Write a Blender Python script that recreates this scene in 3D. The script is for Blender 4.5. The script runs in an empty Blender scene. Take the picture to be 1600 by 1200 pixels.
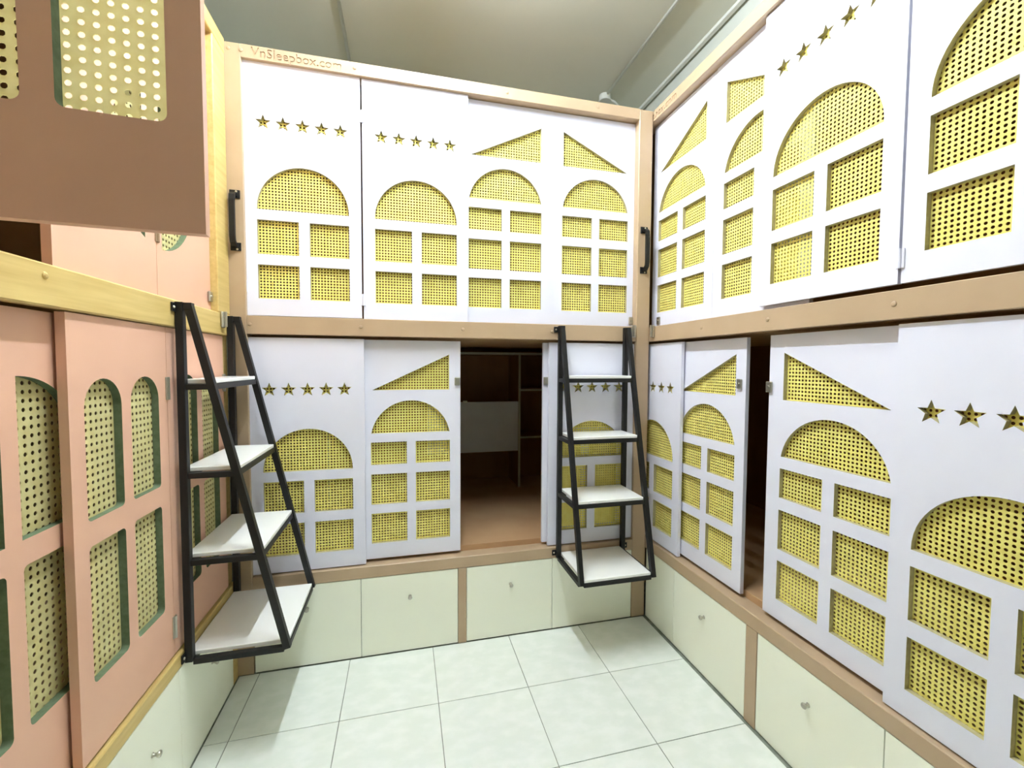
import bpy, bmesh, math, random
from mathutils import Vector, Matrix, geometry

SC = bpy.context.scene
COL = SC.collection
random.seed(7)
rad = math.radians

# ---------------------------------------------------------------- camera, world, exposure
def rz(a): return Matrix.Rotation(rad(a), 3, 'Z')
def rx(a): return Matrix.Rotation(rad(a), 3, 'X')
def ry(a): return Matrix.Rotation(rad(a), 3, 'Y')
RC = rz(-14.019) @ rx(-2.5363) @ ry(-0.2751)
cam_data = bpy.data.cameras.new('camera')
cam_data.sensor_width = 36.0
cam_data.lens = 678.63 / 1600 * 36
cam_data.clip_start = 0.02
cam = bpy.data.objects.new('camera', cam_data)
COL.objects.link(cam)
right, fwd, up = RC.col[0], RC.col[1], RC.col[2]
M = Matrix((right, up, -fwd)).transposed().to_4x4()
M.translation = Vector((0.8328, -2.2005, 1.4508))
cam.matrix_world = M
SC.camera = cam

world = bpy.data.worlds.new('world')
SC.world = world
world.use_nodes = True
world.node_tree.nodes['Background'].inputs[0].default_value = (0.9, 0.95, 1.0, 1)
world.node_tree.nodes['Background'].inputs[1].default_value = 0.0

SC.view_settings.view_transform = 'Standard'
SC.view_settings.look = 'None'
SC.view_settings.gamma = 1.0
SC.view_settings.use_curve_mapping = False
SC.view_settings.exposure = 2.70

LAMP_X, LAMP_Y, LAMP_Z = 0.96, -0.86, 3.38
LAMP_POWER = 62.0
CEIL = 3.60

# ---------------------------------------------------------------- materials
def srgb(r, g, b):
    f = lambda c: (c / 255 / 12.92) if c / 255 <= 0.04045 else ((c / 255 + 0.055) / 1.055) ** 2.4
    return (f(r), f(g), f(b), 1)

def mat(name, col, rough=0.5, spec=0.5, metal=0.0, col2=None, scale=8.0, stretch=(1, 1, 1), detail=4,
        bump=0.0, bscale=200.0, lo=0.35, hi=0.65, coat=0.0):
    m = bpy.data.materials.new(name); m.use_nodes = True
    nt = m.node_tree; bs = nt.nodes['Principled BSDF']
    bs.inputs['Base Color'].default_value = col
    bs.inputs['Roughness'].default_value = rough
    bs.inputs['Specular IOR Level'].default_value = spec
    bs.inputs['Metallic'].default_value = metal
    bs.inputs['Coat Weight'].default_value = coat
    tc = nt.nodes.new('ShaderNodeTexCoord')
    if col2 is not None:
        mp = nt.nodes.new('ShaderNodeMapping'); mp.inputs['Scale'].default_value = stretch
        nz = nt.nodes.new('ShaderNodeTexNoise'); nz.inputs['Scale'].default_value = scale
        nz.inputs['Detail'].default_value = detail
        cr = nt.nodes.new('ShaderNodeValToRGB')
        cr.color_ramp.elements[0].position = lo; cr.color_ramp.elements[0].color = col
        cr.color_ramp.elements[1].position = hi; cr.color_ramp.elements[1].color = col2
        nt.links.new(tc.outputs['Object'], mp.inputs['Vector'])
        nt.links.new(mp.outputs['Vector'], nz.inputs['Vector'])
        nt.links.new(nz.outputs['Fac'], cr.inputs['Fac'])
        nt.links.new(cr.outputs['Color'], bs.inputs['Base Color'])
    if bump:
        n2 = nt.nodes.new('ShaderNodeTexNoise'); n2.inputs['Scale'].default_value = bscale
        bp = nt.nodes.new('ShaderNodeBump'); bp.inputs['Strength'].default_value = bump
        bp.inputs['Distance'].default_value = 0.002
        nt.links.new(tc.outputs['Object'], n2.inputs['Vector'])
        nt.links.new(n2.outputs['Fac'], bp.inputs['Height'])
        nt.links.new(bp.outputs['Normal'], bs.inputs['Normal'])
    return m

MAT = {}
MAT['white'] = mat('white_laminate', srgb(233, 233, 245), 0.42, 0.35, bump=0.03)
MAT['core'] = mat('board_core', srgb(196, 188, 148), 0.8, 0.2, col2=srgb(182, 172, 132), scale=60)
MAT['green'] = mat('green_board_core', srgb(112, 126, 98), 0.8, 0.2, col2=srgb(98, 112, 84), scale=60)
MAT['pink'] = mat('pink_laminate', srgb(229, 182, 154), 0.45, 0.35, col2=srgb(225, 177, 149), scale=3, bump=0.03)
MAT['tan'] = mat('tan_coated_frame', srgb(190, 164, 132), 0.38, 0.5, col2=srgb(184, 158, 126), scale=5, bump=0.05, bscale=400)
MAT['tan_dark'] = mat('tan_engraving', srgb(156, 130, 100), 0.6, 0.3)
MAT['pine'] = mat('pine_wood', srgb(216, 190, 122), 0.42, 0.4, col2=srgb(194, 164, 96), scale=9, stretch=(0.35, 6, 6), lo=0.3, hi=0.75)
MAT['cane'] = mat('yellow_cane', srgb(255, 243, 142), 0.5, 0.3, col2=srgb(250, 235, 128), scale=40)
MAT['cane_pale'] = mat('pale_cane', srgb(252, 242, 178), 0.5, 0.3, col2=srgb(244, 231, 160), scale=40)
MAT['cream'] = mat('cream_drawer', srgb(251, 252, 232), 0.4, 0.4, bump=0.02)
MAT['tile'] = mat('marbled_tile', srgb(232, 237, 227), 0.2, 0.5, col2=srgb(240, 243, 235), scale=12, stretch=(1, 1.6, 1), detail=7, lo=0.42, hi=0.66)
MAT['grout'] = mat('grey_grout', srgb(150, 156, 142), 0.9, 0.1, col2=srgb(128, 134, 120), scale=30)
MAT['black'] = mat('black_steel', srgb(22, 22, 21), 0.45, 0.4, bump=0.08, bscale=500)
MAT['step'] = mat('white_step_board', srgb(254, 254, 248), 0.18, 0.7)
MAT['wood_in'] = mat('brown_board', srgb(196, 160, 120), 0.55, 0.3, col2=srgb(184, 146, 106), scale=3)
MAT['wood_back'] = mat('dark_brown_board', srgb(150, 98, 52), 0.5, 0.3, col2=srgb(132, 84, 44), scale=4, stretch=(1, 1, 0.3))
MAT['shelf'] = mat('grey_shelf_board', srgb(178, 172, 146), 0.5, 0.3)
MAT['flap'] = mat('pale_grey_board', srgb(200, 198, 196), 0.5, 0.3)
MAT['chrome'] = mat('brushed_nickel', srgb(190, 186, 172), 0.3, 0.5, 0.9)
MAT['brass'] = mat('screw_metal', srgb(215, 205, 180), 0.35, 0.5, 0.6)
MAT['wall'] = mat('wall_paint', srgb(222, 226, 214), 0.8, 0.2, col2=srgb(214, 219, 206), scale=2)
MAT['ceiling'] = mat('ceiling_paint', srgb(232, 234, 220), 0.75, 0.2, col2=srgb(226, 229, 214), scale=1.2)
MAT['pvc'] = mat('white_plastic', srgb(232, 234, 224), 0.4, 0.4)
MAT['carcass'] = mat('carcass_board', srgb(150, 122, 88), 0.7, 0.2)

def emis(name, col, s):
    m = bpy.data.materials.new(name); m.use_nodes = True
    bs = m.node_tree.nodes['Principled BSDF']
    bs.inputs['Base Color'].default_value = (0.9, 0.9, 0.9, 1)
    bs.inputs['Emission Color'].default_value = col
    bs.inputs['Emission Strength'].default_value = s
    return m
def translucent(m, k):
    """thin woven strip: part of the light passes through"""
    nt = m.node_tree; bs = nt.nodes['Principled BSDF']; out = nt.nodes['Material Output']
    tr = nt.nodes.new('ShaderNodeBsdfTranslucent'); mx = nt.nodes.new('ShaderNodeMixShader'); mx.inputs[0].default_value = k
    src = bs.inputs['Base Color'].links[0].from_socket
    nt.links.new(src, tr.inputs['Color']); nt.links.new(bs.outputs[0], mx.inputs[1]); nt.links.new(tr.outputs[0], mx.inputs[2])
    nt.links.new(mx.outputs[0], out.inputs['Surface'])
translucent(MAT['cane_pale'], 0.35); translucent(MAT['cane'], 0.15)
MAT['tube1'] = emis('lit_tube', (0.79, 0.875, 1.0, 1), LAMP_POWER)

# ---------------------------------------------------------------- helpers
def link(name, me, parent=None, mats=(), loc=(0, 0, 0), rot=(0, 0, 0)):
    o = bpy.data.objects.new(name, me); COL.objects.link(o)
    if me is not None and len(me.materials) == 0:
        for k in mats: me.materials.append(MAT[k])
    o.location = loc; o.rotation_euler = rot
    if parent: o.parent = parent
    return o

def empty(name, loc=(0, 0, 0), rotz=0.0):
    o = bpy.data.objects.new(name, None); COL.objects.link(o)
    o.empty_display_size = 0.1
    o.location = loc; o.rotation_euler = (0, 0, rotz)
    return o

def tag(o, label=None, cat=None, group=None, kind=None):
    if label: o['label'] = label
    if cat: o['category'] = cat
    if group: o['group'] = group
    if kind: o['kind'] = kind
    return o

def bm_box(bm, x0, x1, y0, y1, z0, z1, bev=0.0):
    r = bmesh.ops.create_cube(bm, size=1.0)
    vs = r['verts']
    for v in vs:
        v.co = Vector(((x0 + x1) / 2 + v.co.x * (x1 - x0), (y0 + y1) / 2 + v.co.y * (y1 - y0), (z0 + z1) / 2 + v.co.z * (z1 - z0)))
    if bev:
        es = list({e for v in vs for e in v.link_edges})
        bmesh.ops.bevel(bm, geom=es, offset=bev, segments=1, affect='EDGES', profile=0.5)

def finish(bm, name):
    bmesh.ops.recalc_face_normals(bm, faces=bm.faces[:])
    me = bpy.data.meshes.new(name); bm.to_mesh(me); bm.free()
    return me

def box(name, parent, key, x0, x1, y0, y1, z0, z1, bev=0.0):
    bm = bmesh.new(); bm_box(bm, x0, x1, y0, y1, z0, z1, bev)
    return link(name, finish(bm, name), parent, [key])

def bar(bm, p, q, w, d, upv=(0, 0, 1)):
    """square tube from p to q, width w across, d the other way"""
    p, q = Vector(p), Vector(q); a = (q - p).normalized()
    u = a.cross(Vector(upv)).normalized(); v = u.cross(a).normalized()
    c = [(-1, -1), (1, -1), (1, 1), (-1, 1)]
    A = [bm.verts.new(p + u * (w / 2 * s) + v * (d / 2 * t)) for s, t in c]
    B = [bm.verts.new(q + u * (w / 2 * s) + v * (d / 2 * t)) for s, t in c]
    bm.faces.new(A); bm.faces.new(B[::-1])
    for i in range(4): bm.faces.new((A[i], B[i], B[(i + 1) % 4], A[(i + 1) % 4]))

def tube(bm, pts, r, n=10, caps=True):
    pts = [Vector(p) for p in pts]; rings = []
    prev = None
    for i, p in enumerate(pts):
        a = (pts[min(i + 1, len(pts) - 1)] - pts[max(i - 1, 0)]).normalized()
        ref = prev if prev is not None else (Vector((0, 0, 1)) if abs(a.z) < 0.9 else Vector((1, 0, 0)))
        u = (ref - a * ref.dot(a)).normalized(); prev = u
        v = a.cross(u)
        rr = r[i] if isinstance(r, (list, tuple)) else r
        rings.append([bm.verts.new(p + (u * math.cos(t) + v * math.sin(t)) * rr) for t in [2 * math.pi * k / n for k in range(n)]])
    for A, B in zip(rings, rings[1:]):
        for k in range(n): bm.faces.new((A[k], A[(k + 1) % n], B[(k + 1) % n], B[k]))
    if caps:
        bm.faces.new(rings[0][::-1]); bm.faces.new(rings[-1])

# ---------------------------------------------------------------- door slabs with cut-outs and cane
def rect(x0, x1, z0, z1): return [(x0, z0), (x1, z0), (x1, z1), (x0, z1)]

def rrect(x0, x1, z0, z1, r, n=5):
    out = []
    for cx, cz, a in ((x1 - r, z0 + r, -90), (x1 - r, z1 - r, 0), (x0 + r, z1 - r, 90), (x0 + r, z0 + r, 180)):
        for k in range(n + 1):
            t = rad(a + 90 * k / n); out.append((cx + r * math.cos(t), cz + r * math.sin(t)))
    return out

def arc_pts(cx, cz, r, a0, a1, n):
    return [(cx + r * math.cos(rad(a0 + (a1 - a0) * k / n)), cz + r * math.sin(rad(a0 + (a1 - a0) * k / n))) for k in range(n + 1)]

def dome(x0, x1, zb, zt, n=28):
    """circular segment: flat base, round top"""
    c = (x1 - x0) / 2; h = zt - zb
    r = (c * c + h * h) / (2 * h); cx = (x0 + x1) / 2; cz = zt - r
    a = math.degrees(math.atan2(zb - cz, c))
    return arc_pts(cx, cz, r, a, 180 - a, n)

def archwin(x0, x1, zb, zt, rb=0.012, n=16):
    """tall window, half-round top, small round lower corners"""
    r = (x1 - x0) / 2; cx = (x0 + x1) / 2
    pts = arc_pts(x0 + rb, zb + rb, rb, 180, 270, 4) + arc_pts(x1 - rb, zb + rb, rb, 270, 360, 4)
    return pts + arc_pts(cx, zt - r, r, 0, 180, n)

def star(cx, cz, r):
    ri = r * 0.42
    return [(cx + (r if k % 2 == 0 else ri) * math.cos(rad(90 + 36 * k)), cz + (r if k % 2 == 0 else ri) * math.sin(rad(90 + 36 * k))) for k in range(10)]

def slab(name, outer, holes, t):
    """panel in the x-z plane, front at y=0, back at y=t; material 0 faces and rim, 1 reveals"""
    verts, loops = [], []
    for lp in [outer] + holes:
        i0 = len(verts); verts += [Vector(p) for p in lp]; loops.append(list(range(i0, len(verts))))
    edges = [(l[i], l[(i + 1) % len(l)]) for l in loops for i in range(len(l))]
    ov, oe, of, *_ = geometry.delaunay_2d_cdt(verts, edges, [], 1, 1e-7)
    def inside(p, lp):
        c = False
        for (xa, za), (xb, zb) in zip(lp, lp[1:] + lp[:1]):
            if (za > p.y) != (zb > p.y) and p.x < (xb - xa) * (p.y - za) / (zb - za) + xa: c = not c
        return c
    keep = []
    for f in of:
        ce = (ov[f[0]] + ov[f[1]] + ov[f[2]]) / 3
        if sum(inside(ce, lp) for lp in holes) % 2 == 0: keep.append(f)
    of = keep
    bm = bmesh.new()
    F = [bm.verts.new((v.x, 0, v.y)) for v in ov]; Bk = [bm.verts.new((v.x, t, v.y)) for v in ov]
    for f in of:
        bm.faces.new([F[i] for i in f]); bm.faces.new([Bk[i] for i in f][::-1])
    bm.faces.ensure_lookup_table()
    xs = [p[0] for p in outer]; zs = [p[1] for p in outer]
    bnd = [e for e in bm.edges if len(e.link_faces) == 1 and e.verts[0].co.y < t / 2]
    idx = {v: i for i, v in enumerate(F)}
    rev = []
    for e in bnd:
        a, b = idx[e.verts[0]], idx[e.verts[1]]
        f = bm.faces.new((F[a], F[b], Bk[b], Bk[a]))
        m = (F[a].co + F[b].co) / 2
        if min(m.x - min(xs), max(xs) - m.x, m.z - min(zs), max(zs) - m.z) > 1e-5: rev.append(f)
    for f in rev: f.material_index = 1
    return finish(bm, name)

def cane_mesh(name, x0, x1, z0, z1, y, pitch, hole, th=0.0014):
    """woven cane sheet with real eight-sided holes on one common grid"""
    i0, i1 = math.floor(x0 / pitch), math.ceil(x1 / pitch)
    j0, j1 = math.floor(z0 / pitch), math.ceil(z1 / pitch)
    V, Fc = [], []; grid = {}
    def g(i, j):
        if (i, j) not in grid: grid[(i, j)] = len(V); V.append((i * pitch, y, j * pitch))
        return grid[(i, j)]
    for i in range(i0, i1):
        for j in range(j0, j1):
            c = [g(i + 1, j + 1), g(i, j + 1), g(i, j), g(i + 1, j)]
            cx, cz = (i + .5) * pitch, (j + .5) * pitch
            o = len(V)
            for k in range(8):
                t = rad(22.5 + 45 * k); V.append((cx + hole * math.cos(t), y, cz + hole * math.sin(t)))
            for k in range(8):
                t = rad(22.5 + 45 * k); V.append((cx + hole * math.cos(t), y + th, cz + hole * math.sin(t)))
            for k in range(4):
                a, b = o + 2 * k, o + 2 * k + 1
                Fc.append((c[k], a, b)); Fc.append((c[k], b, o + (2 * k + 2) % 8, c[(k + 1) % 4]))
            for k in range(8):
                Fc.append((o + k, o + 8 + k, o + 8 + (k + 1) % 8, o + (k + 1) % 8))
    me = bpy.data.meshes.new(name); me.from_pydata(V, [], Fc); me.update()
    return me

WT, PT = 0.017, 0.020
CANE_W, CANE_P = 0.0137, 0.0197

def bb(lp): return min(p[0] for p in lp), max(p[0] for p in lp), min(p[1] for p in lp), max(p[1] for p in lp)

CACHE = {}
def design(kind, W, H):
    key = (kind, round(W, 4), round(H, 4))
    if key in CACHE: return CACHE[key]
    holes = []
    if kind == 'star':
        m = 0.055 if W > 0.5 else 0.05
        for z0, z1 in ((.078, .231), (.279, .433)):
            holes += [rect(.055, .228, z0, z1), rect(.275, .448, z0, z1)]
        holes.append(dome(.055, .448, .480, .680))
        holes += [star(.087 + .0818 * k, .866, .034) for k in range(5)]
        t, pitch, ck, mk = WT, CANE_W, 'cane', ['white', 'core']
    elif kind in ('peak_right', 'peak_left'):
        for z0, z1 in ((.077, .229), (.274, .427), (.474, .587)):
            holes += [rect(.053, .226, z0, z1), rect(.270, .443, z0, z1)]
        holes.append(dome(.055, .441, .632, .795))
        holes.append([(.062, .848), (.439, .848), (.439, 1.027)])
        if kind == 'peak_left':
            holes = [[(W - x, z) for x, z in lp][::-1] for lp in holes]
        t, pitch, ck, mk = WT, CANE_W, 'cane', ['white', 'core']
    else:
        t, pitch, ck, mk = PT, CANE_P, 'cane_pale', ['pink', 'green']
        if kind in ('pink_arch',):
            a = (W - .146 * 2 - .042) / 2
            for x in (a, a + .188):
                holes += [rrect(x, x + .146, .178, .528, .014), archwin(x, x + .146, .592, .948)]
        elif kind == 'pink_half':
            a = (W - .146 * 2 - .042) / 2; c = W / 2
            for s in (-1, 1):
                lp = [(c + s * .021, .602)] + [(c + s * x, .602) for x in (.167,)]
                R0 = .165
                for k in range(13):
                    x = .167 - (.167 - .021) * k / 12
                    lp.append((c + s * x, .602 + .21 + math.sqrt(max(R0 * R0 - (x - .021) ** 2, 0)) * .85))
                holes.append(lp if s > 0 else lp[::-1])
                x0 = c + .021 if s > 0 else c - .167
                holes.append(rrect(x0, x0 + .146, .190, .545, .012))
        elif kind in ('moon_left', 'moon_right'):
            # half of a round window split between two leaves; centre height .397
            r, gap = .2376, (.060 if kind == 'moon_left' else .033)
            off = -.02 if kind == 'moon_left' else .02
            a0 = math.degrees(math.asin(min(1, gap / r)))
            lp = []
            cx = (W + .020) if kind == 'moon_left' else .020
            if kind == 'moon_left':
                x = W - gap; a = math.degrees(math.acos((x - cx) / r))
                lp = arc_pts(cx, .397, r, a, 360 - a, 30)
            else:
                x = gap; a = math.degrees(math.acos((x - cx) / r))
                lp = arc_pts(cx, .397, r, -a, a, 30)
            holes.append(lp)
    me = slab('door_' + kind, rect(0, W, 0, H), holes, t)
    for k in mk: me.materials.append(MAT[k])
    canes = []
    for lp in holes:
        x0, x1, z0, z1 = bb(lp); mg = 0.004
        cm = cane_mesh('cane_' + kind, max(x0 - mg, .004), min(x1 + mg, W - .004), max(z0 - mg, .004), min(z1 + mg, H - .004), t + .0004, pitch, pitch * (.31 if t == WT else .26))
        cm.materials.append(MAT[ck]); canes.append(cm)
    CACHE[key] = (me, canes)
    return CACHE[key]

def door(parent, kind, u, depth, z, W, H, rot=0.0, label=None):
    me, canes = design(kind, W, H)
    d = link('door', me, parent, loc=(u, depth, z), rot=(0, 0, rot))
    for cm in canes: link('cane_pane', cm, d)
    if label: d['label'] = label
    return d

_m = {}
def hinge(parent, x, z, y=-0.004, key='white', h=0.055):
    k = ('hinge', key, h)
    if k not in _m:
        bm = bmesh.new(); bm_box(bm, -.011, .011, 0, .004, -h / 2, h / 2, .001)
        tube(bm, [(0, -.001, -h / 2), (0, -.001, h / 2)], .0045, 8)
        _m[k] = finish(bm, 'hinge'); _m[k].materials.append(MAT[key])
    return link('hinge', _m[k], parent, loc=(x, y, z))

def latch(parent, x, z, y=-0.010):
    if 'latch' not in _m:
        bm = bmesh.new(); bm_box(bm, -.014, .014, 0, .010, -.021, .021, .003)
        tube(bm, [(0, -.004, 0), (0, 0, 0)], .006, 10)
        _m['latch'] = finish(bm, 'latch'); _m['latch'].materials.append(MAT['chrome'])
    return link('latch', _m['latch'], parent, loc=(x, y, z))

def bolt(parent, x, z, key='tan'):
    nm = 'bolt_' + key
    if nm not in _m:
        bm = bmesh.new(); tube(bm, [(0, -.0035, 0), (0, -.002, 0), (0, 0, 0)], [.004, .0075, .0085], 10)
        _m[nm] = finish(bm, 'bolt'); _m[nm].materials.append(MAT[key])
    return link('bolt', _m[nm], parent, loc=(x, 0, z))

def catch(parent, x, z):
    """nickel barrel catch wrapped over the rail"""
    if 'catch' not in _m:
        bm = bmesh.new(); bm_box(bm, -.016, .016, -.012, 0, -.034, .034, .005)
        tube(bm, [(0, -.016, -.030), (0, -.016, .034)], .007, 10)
        _m['catch'] = finish(bm, 'catch'); _m['catch'].materials.append(MAT['chrome'])
    return link('catch', _m['catch'], parent, loc=(x, 0, z))

def knob(parent, x, z):
    if 'knob' not in _m:
        bm = bmesh.new()
        tube(bm, [(0, -.024, 0), (0, -.0225, 0), (0, -.019, 0), (0, -.014, 0), (0, -.010, 0), (0, -.003, 0), (0, 0, 0)], [.004, .0085, .0105, .0085, .005, .005, .008], 14)
        _m['knob'] = finish(bm, 'knob')
        for p in _m['knob'].polygons: p.use_smooth = True
        _m['knob'].materials.append(MAT['chrome'])
    return link('knob', _m['knob'], parent, loc=(x, 0, z))

def drawer(parent, u0, u1, z0, z1, kx, kz):
    bm = bmesh.new(); g = .0012
    bm_box(bm, u0 + g, u1 - g, 0.002, .018, z0, z1, .0012)
    o = link('drawer', finish(bm, 'drawer'), parent, ['cream'])
    if kx is not None:
        k = knob(o, kx, kz); k.location.y = .002
    return o

def pull(parent, x, z0, z1):
    """black cast pull handle: end plates and a bowed bar"""
    bm = bmesh.new()
    for z in (z0, z1):
        s = 1 if z == z1 else -1
        bm_box(bm, -.021, .021, -.005, 0, min(z, z - s * .036) - (z0 + z1) / 2, max(z, z - s * .036) - (z0 + z1) / 2, .001)
    h = (z1 - z0) / 2
    pr = [(0, -.004, h - .020), (0, -.022, h - .022), (0, -.036, h - .034), (0, -.040, h - .055), (0, -.040, -h + .055), (0, -.036, -h + .034), (0, -.022, -h + .022), (0, -.004, -h + .020)]
    for p, q in zip(pr, pr[1:]):
        pv, qv = Vector(p), Vector(q); a = (qv - pv).normalized() * .003
        bar(bm, pv - a, qv + a, .022, .013, (0, 1, .01))
    o = link('handle', finish(bm, 'handle'), parent, ['black'], loc=(x, 0, (z0 + z1) / 2))
    for s in (-1, 1):
        b2 = bmesh.new(); tube(b2, [(0, -.0075, 0), (0, -.005, 0)], [.003, .005], 8)
        link('screw', finish(b2, 'screw'), o, ['brass'], loc=(.006, 0, s * (h - .007)))
    return o

def lettering(parent, text, u0, width, z, r0, r1, z0, z1, dp=0.0045):
    """words engraved in a rail: face plate with the letters cut out, letter floors dp deep, all in the rail's colour"""
    cu = bpy.data.curves.new('lettering', 'FONT'); cu.body = text; cu.size = 1.0; cu.resolution_u = 4
    tmp = bpy.data.objects.new('tmp_text', cu); COL.objects.link(tmp)
    dg = bpy.context.evaluated_depsgraph_get(); dg.update()
    me = bpy.data.meshes.new_from_object(tmp.evaluated_get(dg))
    bpy.data.objects.remove(tmp); bpy.data.curves.remove(cu)
    xs = [v.co.x for v in me.vertices]; s = width / (max(xs) - min(xs)); mx = min(xs)
    for v in me.vertices: v.co = Vector((u0 + (v.co.x - mx) * s, dp, z + v.co.y * s))
    bm = bmesh.new(); bm.from_mesh(me); bpy.data.meshes.remove(me)
    bmesh.ops.remove_doubles(bm, verts=bm.verts[:], dist=1e-6)
    nxt = {}
    for e in bm.edges:
        if len(e.link_faces) == 1:
            for a, b in ((e.verts[0], e.verts[1]), (e.verts[1], e.verts[0])): nxt.setdefault(a, []).append(b)
    loops, seen = [], set()
    for v in list(nxt):
        if v in seen: continue
        lp, cur, prev = [], v, None
        while cur not in seen:
            seen.add(cur); lp.append((cur.co.x, cur.co.z))
            c = [w for w in nxt[cur] if w is not prev and w not in seen]
            if not c: break
            prev, cur = cur, c[0]
        loops.append(lp)
    link('lettering', finish(bm, 'lettering'), parent, ['tan'])
    return link('face_plate', slab('face_plate', rect(r0, r1, z0, z1), loops, dp - .0001), parent, ['tan', 'tan'])

# ---------------------------------------------------------------- room shell
X0, X1, Y0, Y1 = -1.15, 3.25, -4.4, 1.46
floor = link('floor', None)
bm = bmesh.new(); bm_box(bm, X0, X1, Y0, Y1, -.06, -.003)
bpy.data.objects.remove(floor)
floor = link('floor', finish(bm, 'floor'), None, ['grout']); tag(floor, 'pale marbled tiles with grey joints between the cabinets', kind='structure')
TX = [0.0843, .17, .57, .97, 1.37, 1.77, 2.17]
fy = [0.0] + [-.3797 - .4 * k for k in range(11)]
tcache = {}
for a, b in zip(TX, TX[1:]):
    for c, d in zip(fy[1:], fy):
        w, l = round(b - a, 4), round(d - c, 4)
        if (w, l) not in tcache:
            bm = bmesh.new(); bm_box(bm, 0, w - .003, 0, l - .003, -.003, 0, .0008)
            tcache[(w, l)] = finish(bm, 'tile'); tcache[(w, l)].materials.append(MAT['tile'])
        link('tile', tcache[(w, l)], floor, loc=(a + .0015, c + .0015, 0))
# each tile shows its own stretch of marbling
nt = MAT['tile'].node_tree
oi = nt.nodes.new('ShaderNodeObjectInfo'); mp = [n for n in nt.nodes if n.type == 'MAPPING'][0]
mu = nt.nodes.new('ShaderNodeVectorMath'); mu.operation = 'SCALE'; mu.inputs['Scale'].default_value = 1.0
nt.links.new(oi.outputs['Location'], mu.inputs[0]); nt.links.new(mu.outputs[0], mp.inputs['Location'])

def struct(name, key, *b):
    o = box(name, None, key, *b); o['kind'] = 'structure'; return o
struct('ceiling', 'ceiling', X0, X1, Y0, Y1, CEIL, CEIL + .08)
struct('wall_back', 'wall', X0, X1, Y1, Y1 + .08, -.06, CEIL + .08)
struct('wall_front', 'wall', X0, X1, Y0 - .08, Y0, -.06, CEIL + .08)
struct('wall_left', 'wall', X0 - .08, X0, Y0, Y1, -.06, CEIL + .08)
struct('wall_right', 'wall', X1, X1 + .08, Y0, Y1, -.06, CEIL + .08)
struct('trim_1', 'wall', 2.80, X1, Y0, Y1, 3.18, CEIL)

# ---------------------------------------------------------------- back cabinet
FD = 0.018   # depth of front leaves behind the frame face
RD = 0.044   # depth of rear leaves
def carcass(c, u0, u1, depth, key='carcass'):
    """hidden boards of a two-tier box: decks, roof, sides and back"""
    box('deck', c, 'wood_in', u0, u1, .075, depth, .40, .485)
    box('deck', c, 'wood_in', u0, u1, .075, depth, 1.585, 1.662)
    box('roof_panel', c, key, u0, u1, .075, depth, 2.80, 2.85)
    box('back_panel', c, 'wood_back', u0, u1, depth, depth + .015, 0, 2.85)
    box('side_panel', c, key, u0, u0 + .016, .075, depth, 0, 2.80)
    box('side_panel', c, key, u1 - .016, u1, .075, depth, 0, 2.80)

back = empty('sleeping_cabinet')
tag(back, 'two-tier white sleeping cabinet in tan frame with one lower sliding door standing open', 'cabinet')
BL, BR = .0745, 2.1795
box('post', back, 'tan', BL, .146, 0, .075, 0, 2.853, .002)
box('post', back, 'tan', 2.096, BR, 0, .075, 0, 2.853, .004)
box('rail', back, 'tan', .146, 2.096, .0047, .075, 2.797, 2.853)
box('rail', back, 'tan', .146, 2.096, 0, .016, 1.584, 1.667, .002)
box('rail_core', back, 'carcass', .146, 2.096, .0162, .075, 1.590, 1.660)
box('rail', back, 'tan', .146, 2.096, 0, .075, .398, .457, .003)
box('drawer_post', back, 'tan', 1.101, 1.1435, 0.0005, .05, 0, .398, .001)
carcass(back, .09, 2.165, 1.42)
for a, b, kx in ((.150, .623, .379), (.623, 1.1, .858), (1.1445, 1.615, 1.380), (1.615, 2.094, 1.855)):
    drawer(back, a, b, .004, .396, kx, .282)
lettering(back, 'VnSleepbox.com', .187, .375, 2.808, .1461, 2.0959, 2.797, 2.853)
WD, HU, HL = .505, 1.126, 1.108
d1 = door(back, 'star', .138, FD, 1.671, WD - .0025, HU)
d2 = door(back, 'star', .6485, FD, 1.669, WD, HU)
d3 = door(back, 'peak_right', 1.108, RD, 1.671, WD - .001, HU - .004)
d4 = door(back, 'peak_left', 1.610, RD, 1.670, WD - .004, HU - .004)
for d, x, zz in ((d1, 0.003, .96), (d1, .003, .13), (d2, -.001, .95), (d2, -.001, .09)): hinge(d, x, zz)
latch(d4, .475, .033)
l1 = door(back, 'star', .142, FD, .463, WD, HL)
l2 = door(back, 'peak_right', .6205, RD, .474, WD - .008, HL - .012)
l3 = door(back, 'peak_left', 1.566, RD, .474, WD - .008, HL - .012)
l4 = door(back, 'star', 1.592, FD, .463, WD, HL)
latch(l2, WD - .024, .89); latch(l3, .016, .89)
for x in (.160, .636, 1.125, 1.60): bolt(back, x, 1.628)
for x in (.098, .148, .62, 1.35, 1.85): bolt(back, x, 2.826)
catch(back, 2.078, 1.640)
pull(back, .112, 1.952, 2.218)
pull(back, 2.134, 1.962, 2.218)

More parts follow.
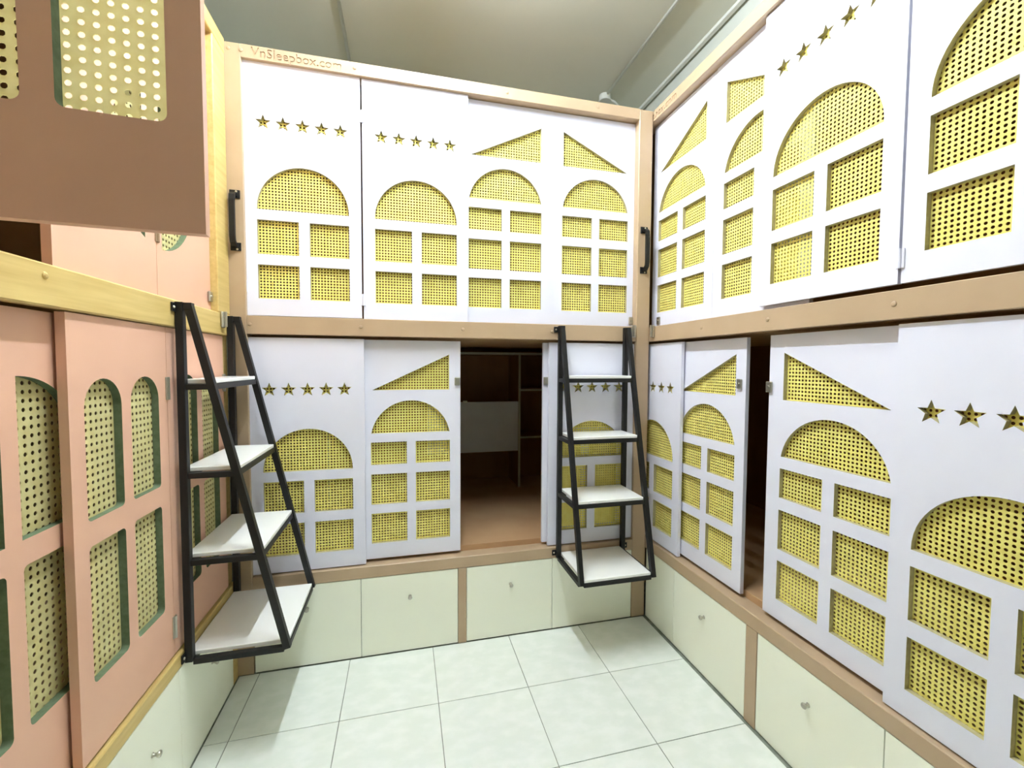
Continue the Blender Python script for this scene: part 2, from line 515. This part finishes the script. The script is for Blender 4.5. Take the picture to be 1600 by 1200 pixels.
# built-in shelving seen through the open lower door
sh = empty('storage_shelf', (0, 1.08, .485))
tag(sh, 'brown shelving with pale edges and a grey drop panel inside the open compartment', 'shelf')
SX0, SX1 = .30, 2.12
def shb(name, key, x0, x1, y0, y1, z0, z1): return box(name, sh, key, x0, x1, y0, y1, z0 - .485, z1 - .485, .001)
def banded(name, x0, x1, z0, z1):
    b = shb(name, 'wood_back', x0, x1, .003, .32, z0, z1)
    box('edge_band', b, 'shelf', x0, x1, 0, .0029, z0 - .485, z1 - .485)
banded('shelf_board', SX0, SX1, 1.528, 1.546)
banded('divider', 1.705, 1.722, .486, 1.5275)
banded('divider', SX0, SX0 + .017, .486, 1.5275)
banded('shelf_board', 1.7225, SX1, 1.245, 1.260)
banded('shelf_board', 1.7225, SX1, .872, .887)
shb('back_board', 'wood_back', SX0, SX1, .322, .334, .486, 1.546)
fp = shb('drop_panel', 'flap', 1.0, 1.702, -.004, .012, .777, 1.165)
lk = box('lock', fp, 'brass', 1.268, 1.300, -.016, -.004, .675, .692, .002)

# ---------------------------------------------------------------- right cabinet (local x runs toward the camera)
rt = empty('sleeping_cabinet', (2.1812, 0, 0), rad(-90))
tag(rt, 'long two-tier white sleeping cabinet in tan frame, lower doors parted by a narrow dark gap', 'cabinet')
RL, RR = -.36, 2.55
box('rail', rt, 'tan', RL, RR, .0047, .075, 2.797, 2.853)
box('rail', rt, 'tan', RL, RR, 0, .016, 1.584, 1.667, .002)
box('rail_core', rt, 'carcass', RL, RR, .0162, .075, 1.590, 1.660)
box('rail', rt, 'tan', RL, RR, 0, .075, .398, .457, .003)
box('drawer_post', rt, 'tan', .758, .8145, .0005, .05, 0, .398, .001)
box('post', rt, 'tan', RR - .075, RR, .0165, .0745, .457, 2.797, .002)
carcass(rt, RL, RR, 1.0)
for a, b, kx in ((.004, .27, None), (.27, .757, .503), (.8155, 1.284, 1.041), (1.284, 1.755, 1.52), (1.755, 2.225, 1.99), (2.225, RR, None)):
    drawer(rt, a, b, .004, .396, kx, .28)
lettering(rt, 'VnSleepbox.com', -.17, .375, 2.808, RL, RR, 2.797, 2.853)
e1 = door(rt, 'peak_right', -.052, RD, 1.671, WD - .001, HU - .004)
e2 = door(rt, 'peak_left', .4535, RD, 1.674, WD - .004, HU - .004)
e3 = door(rt, 'star', .752, FD, 1.686, WD - .0025, HU - .018)
e4 = door(rt, 'star', 1.2625, FD, 1.686, WD, HU - .018)
e5 = door(rt, 'star', 1.7725, FD, 1.686, WD, HU - .018)
hinge(e4, -.002, .07); hinge(e4, -.002, .95)
latch(e1, .075, .030)
f1 = door(rt, 'star', -.235, FD, .463, WD, HL)
f2 = door(rt, 'peak_right', .176, RD, .474, WD - .008, HL - .012)
f3 = door(rt, 'peak_left', .793, RD, .474, WD - .001, HL - .012)
f4 = door(rt, 'star', 1.263, FD, .463, WD, HL)
f5 = door(rt, 'star', 1.77, FD, .463, WD, HL)
latch(f2, WD - .040, .90); latch(f3, .004, .895)
for x in (.44, .82, 1.26, 1.70): bolt(rt, x, 1.628)
catch(rt, .040, 1.640)

# ---------------------------------------------------------------- left cabinet, pink doors in pine frame
lf = empty('sleeping_cabinet', (.0843, 0, 0), rad(90))
tag(lf, 'two-tier sleeping cabinet with pink arch-window doors and pine frame, one upper door swung open', 'cabinet')
LL, LR = -2.55, 0.0
PW = .4365
box('post', lf, 'pine', -.125, -.002, .002, .075, 1.667, 2.853, .003)
box('post', lf, 'pine', -.060, -.002, .018, .075, .457, 1.575, .003)
box('post', lf, 'pine', LL, LL + .09, .002, .075, 1.667, 2.853, .003)
box('rail', lf, 'pine', LL, LR - .002, 0, .075, 2.797, 2.860, .003)
box('rail', lf, 'pine', LL, LR - .002, 0, .028, 1.572, 1.666, .004)
box('rail', lf, 'pine', LL, LR - .002, 0, .075, .405, .455, .004)
box('drawer_post', lf, 'pine', -.060, -.002, .004, .05, 0, .405, .001)
carcass(lf, LL, LR - .004, 1.0)
for a, b, kx in ((-.525, -.061, -.273), (-.990, -.525, -.70), (-1.455, -.990, -1.22), (-1.92, -1.455, -1.69), (-2.385, -1.92, None)):
    drawer(lf, a, b, .004, .404, kx, .255)
PF, PR = .012, .040
gB = door(lf, 'pink_arch', -.9685, PF, .462, PW, 1.107)
gC = door(lf, 'pink_arch', -.530, PF, .462, PW + .028, 1.107)
gA = door(lf, 'pink_half', -1.307, PR, .470, PW, 1.096)
gD = door(lf, 'pink_arch', -1.745, PF, .462, PW, 1.107)
hinge(gB, PW + .001, .905, key='chrome', h=.075); hinge(gB, PW + .001, .095, key='chrome', h=.075)
hinge(gC, PW + .026, .905, key='chrome', h=.075); hinge(gC, PW + .026, .20, key='chrome', h=.075)
hD = door(lf, 'moon_left', -.970, .030, 1.668, PW + .0015, 1.125)
hE = door(lf, 'moon_right', -.530, .030, 1.668, PW - .033, 1.125)
hinge(hE, .002, .192, key='tan_dark', h=.03); hinge(hE, .002, .96, key='tan_dark', h=.03)
latch(hE, PW - .050, .058)
hF = door(lf, 'pink_arch', -1.372, .0143, 1.672, PW, 1.125, rot=rad(4.3 - 90), label='pink door swung out into the aisle, light glowing through its cane windows')
hinge(hF, .001, .15, key='chrome'); hinge(hF, .001, .95, key='chrome')
hG = door(lf, 'pink_arch', -1.83, PF, 1.668, PW, 1.125)
catch(lf, -.105, 1.636)
bolt(lf, -1.04, 1.638, 'pine')

# ---------------------------------------------------------------- ladders
def ladder(loc, rotz, W, label):
    """hanging ladder: upright rear legs, raking front legs, four boards growing deeper downward (local -y = away from the cabinet)"""
    L = empty('step_ladder', (loc[0], loc[1], .405), rotz); tag(L, label, 'ladder', 'black hanging ladders')
    s = .024; zb, zt = 0.0, 1.253
    TD, BD = .040, .325      # depth of the front leg at the top and at the foot
    fd = lambda z: TD + (BD - TD) * (zt - z) / (zt - zb)
    for x in (s / 2, W - s / 2):
        bm = bmesh.new(); bm_box(bm, x - s / 2, x + s / 2, -s - .002, -.002, zb, zt, .0015)
        link('rear_leg', finish(bm, 'rear_leg'), L, ['black'])
        bm = bmesh.new(); bar(bm, (x, -fd(zt), zt - .012), (x, -fd(zb) - .002, zb), s, s * .92, (1, 0, 0))
        bm_box(bm, x - s / 2, x + s / 2, -TD - .012, -s - .0025, zt - .026, zt - .002, .001)
        link('front_leg', finish(bm, 'front_leg'), L, ['black'])
        sd = -1 if x < W / 2 else 1
        for z in (zb + .010, zt - .034):
            bm = bmesh.new()
            bm_box(bm, min(x + sd * s / 2, x + sd * (s / 2 + .022)), max(x + sd * s / 2, x + sd * (s / 2 + .022)), -.006, -.001, z, z + .030, .001)
            br = link('bracket', finish(bm, 'bracket'), L, ['black'])
            b2 = bmesh.new(); tube(b2, [(x + sd * (s / 2 + .011), -.009, z + .015), (x + sd * (s / 2 + .011), -.006, z + .015)], [.003, .005], 8)
            link('screw', finish(b2, 'screw'), br, ['brass'])
    for z in (.975, .668, .362, .010):
        d = fd(z)
        bm = bmesh.new()
        bm_box(bm, s, W - s, -d - .010, -d + .012, z - .020, z, .001)                      # front bar
        bm_box(bm, s, W - s, -s - .002, -.002, z - .020, z, .001)                          # rear bar
        for x in ((.001, s - .001), (W - s + .001, W - .001)):
            if d > .06: bm_box(bm, x[0], x[1], -d + .006, -s - .003, z - .020, z - .0005, .001)
        link('step_frame', finish(bm, 'step_frame'), L, ['black'])
        bm = bmesh.new(); bm_box(bm, s + .0015, W - s - .0015, -d - .006, -.004, z + .0005, z + .0155, .002)
        link('step', finish(bm, 'step'), L, ['step'])
    return L
ladder((1.632, 0, 0), 0, .405, 'black hanging ladder with white boards in the corner, hooked on the tan rail')
ladder((.0843, -.500, 0), rad(90), .470, 'black hanging ladder with white boards hooked on the pine rail before pink doors')

# ---------------------------------------------------------------- ceiling fittings
def pipe(name, label, cat, pts, r, key='pvc', n=10):
    bm = bmesh.new(); tube(bm, pts, r, n)
    me = finish(bm, name)
    for p in me.polygons: p.use_smooth = True
    return tag(link(name, me, None, [key]), label, cat)
zc = CEIL - .011
pipe('conduit', 'thin white conduit on ceiling above the lettered rail', 'conduit', [(.475, Y0 + .02, zc), (.475, 1.44, zc)], .0105)
pipe('conduit', 'thin white conduit on ceiling running to the round junction box', 'conduit', [(2.405, Y0 + .02, zc), (2.405, 1.03, zc)], .0105)
jb = empty('junction_box', (2.405, 1.08, CEIL - .045)); tag(jb, 'small round white junction box on the ceiling at the conduit end', 'junction box')
bm = bmesh.new(); tube(bm, [(0, 0, .045), (0, 0, .006)], .045, 20); link('body', finish(bm, 'body'), jb, ['pvc'])
bm = bmesh.new(); tube(bm, [(0, 0, .0055), (0, 0, 0), (0, 0, -.003)], [.049, .049, .044], 20); link('lid', finish(bm, 'lid'), jb, ['pvc'])
pipe('cable', 'bent white cable leaving the round junction box', 'cable', [(2.455, 1.09, CEIL - .020), (2.50, 1.10, CEIL - .024), (2.55, 1.13, CEIL - .034), (2.59, 1.17, CEIL - .055), (2.62, 1.22, CEIL - .10), (2.63, 1.27, CEIL - .18)], .009)
tr = box('trunking', None, 'pvc', 2.752, 2.782, Y0 + .02, 1.44, CEIL - .022, CEIL, .002)
tag(tr, 'white cable trunking along the ceiling edge above the long cabinet', 'trunking')

def batten(x, y, z, length, key, label):
    L = empty('ceiling_lamp_offscreen', (x, y, z)); tag(L, label, 'lamp')
    bm = bmesh.new(); bm_box(bm, -.020, .020, -length * .16, length * .16, .030, .058, .003); link('base', finish(bm, 'base'), L, ['pvc'])
    for s in (-1, 1):
        bm = bmesh.new(); tube(bm, [(0, s * length * .12, .058), (0, s * length * .12, CEIL - z)], .005, 8); link('hanger', finish(bm, 'hanger'), L, ['pvc'])
    bm = bmesh.new(); tube(bm, [(0, -length / 2, 0), (0, length / 2, 0)], .016, 12); link('tube_offscreen', finish(bm, 'tube'), L, [key])
    for s in (-1, 1):
        bm = bmesh.new(); bm_box(bm, -.018, .018, min(s * length / 2, s * (length / 2 + .025)), max(s * length / 2, s * (length / 2 + .025)), -.018, .018, .002)
        link('holder', finish(bm, 'holder'), L, ['pvc'])
    return L
batten(LAMP_X, LAMP_Y, LAMP_Z, 1.2, 'tube1', 'lit tube lamp over the tiled aisle')
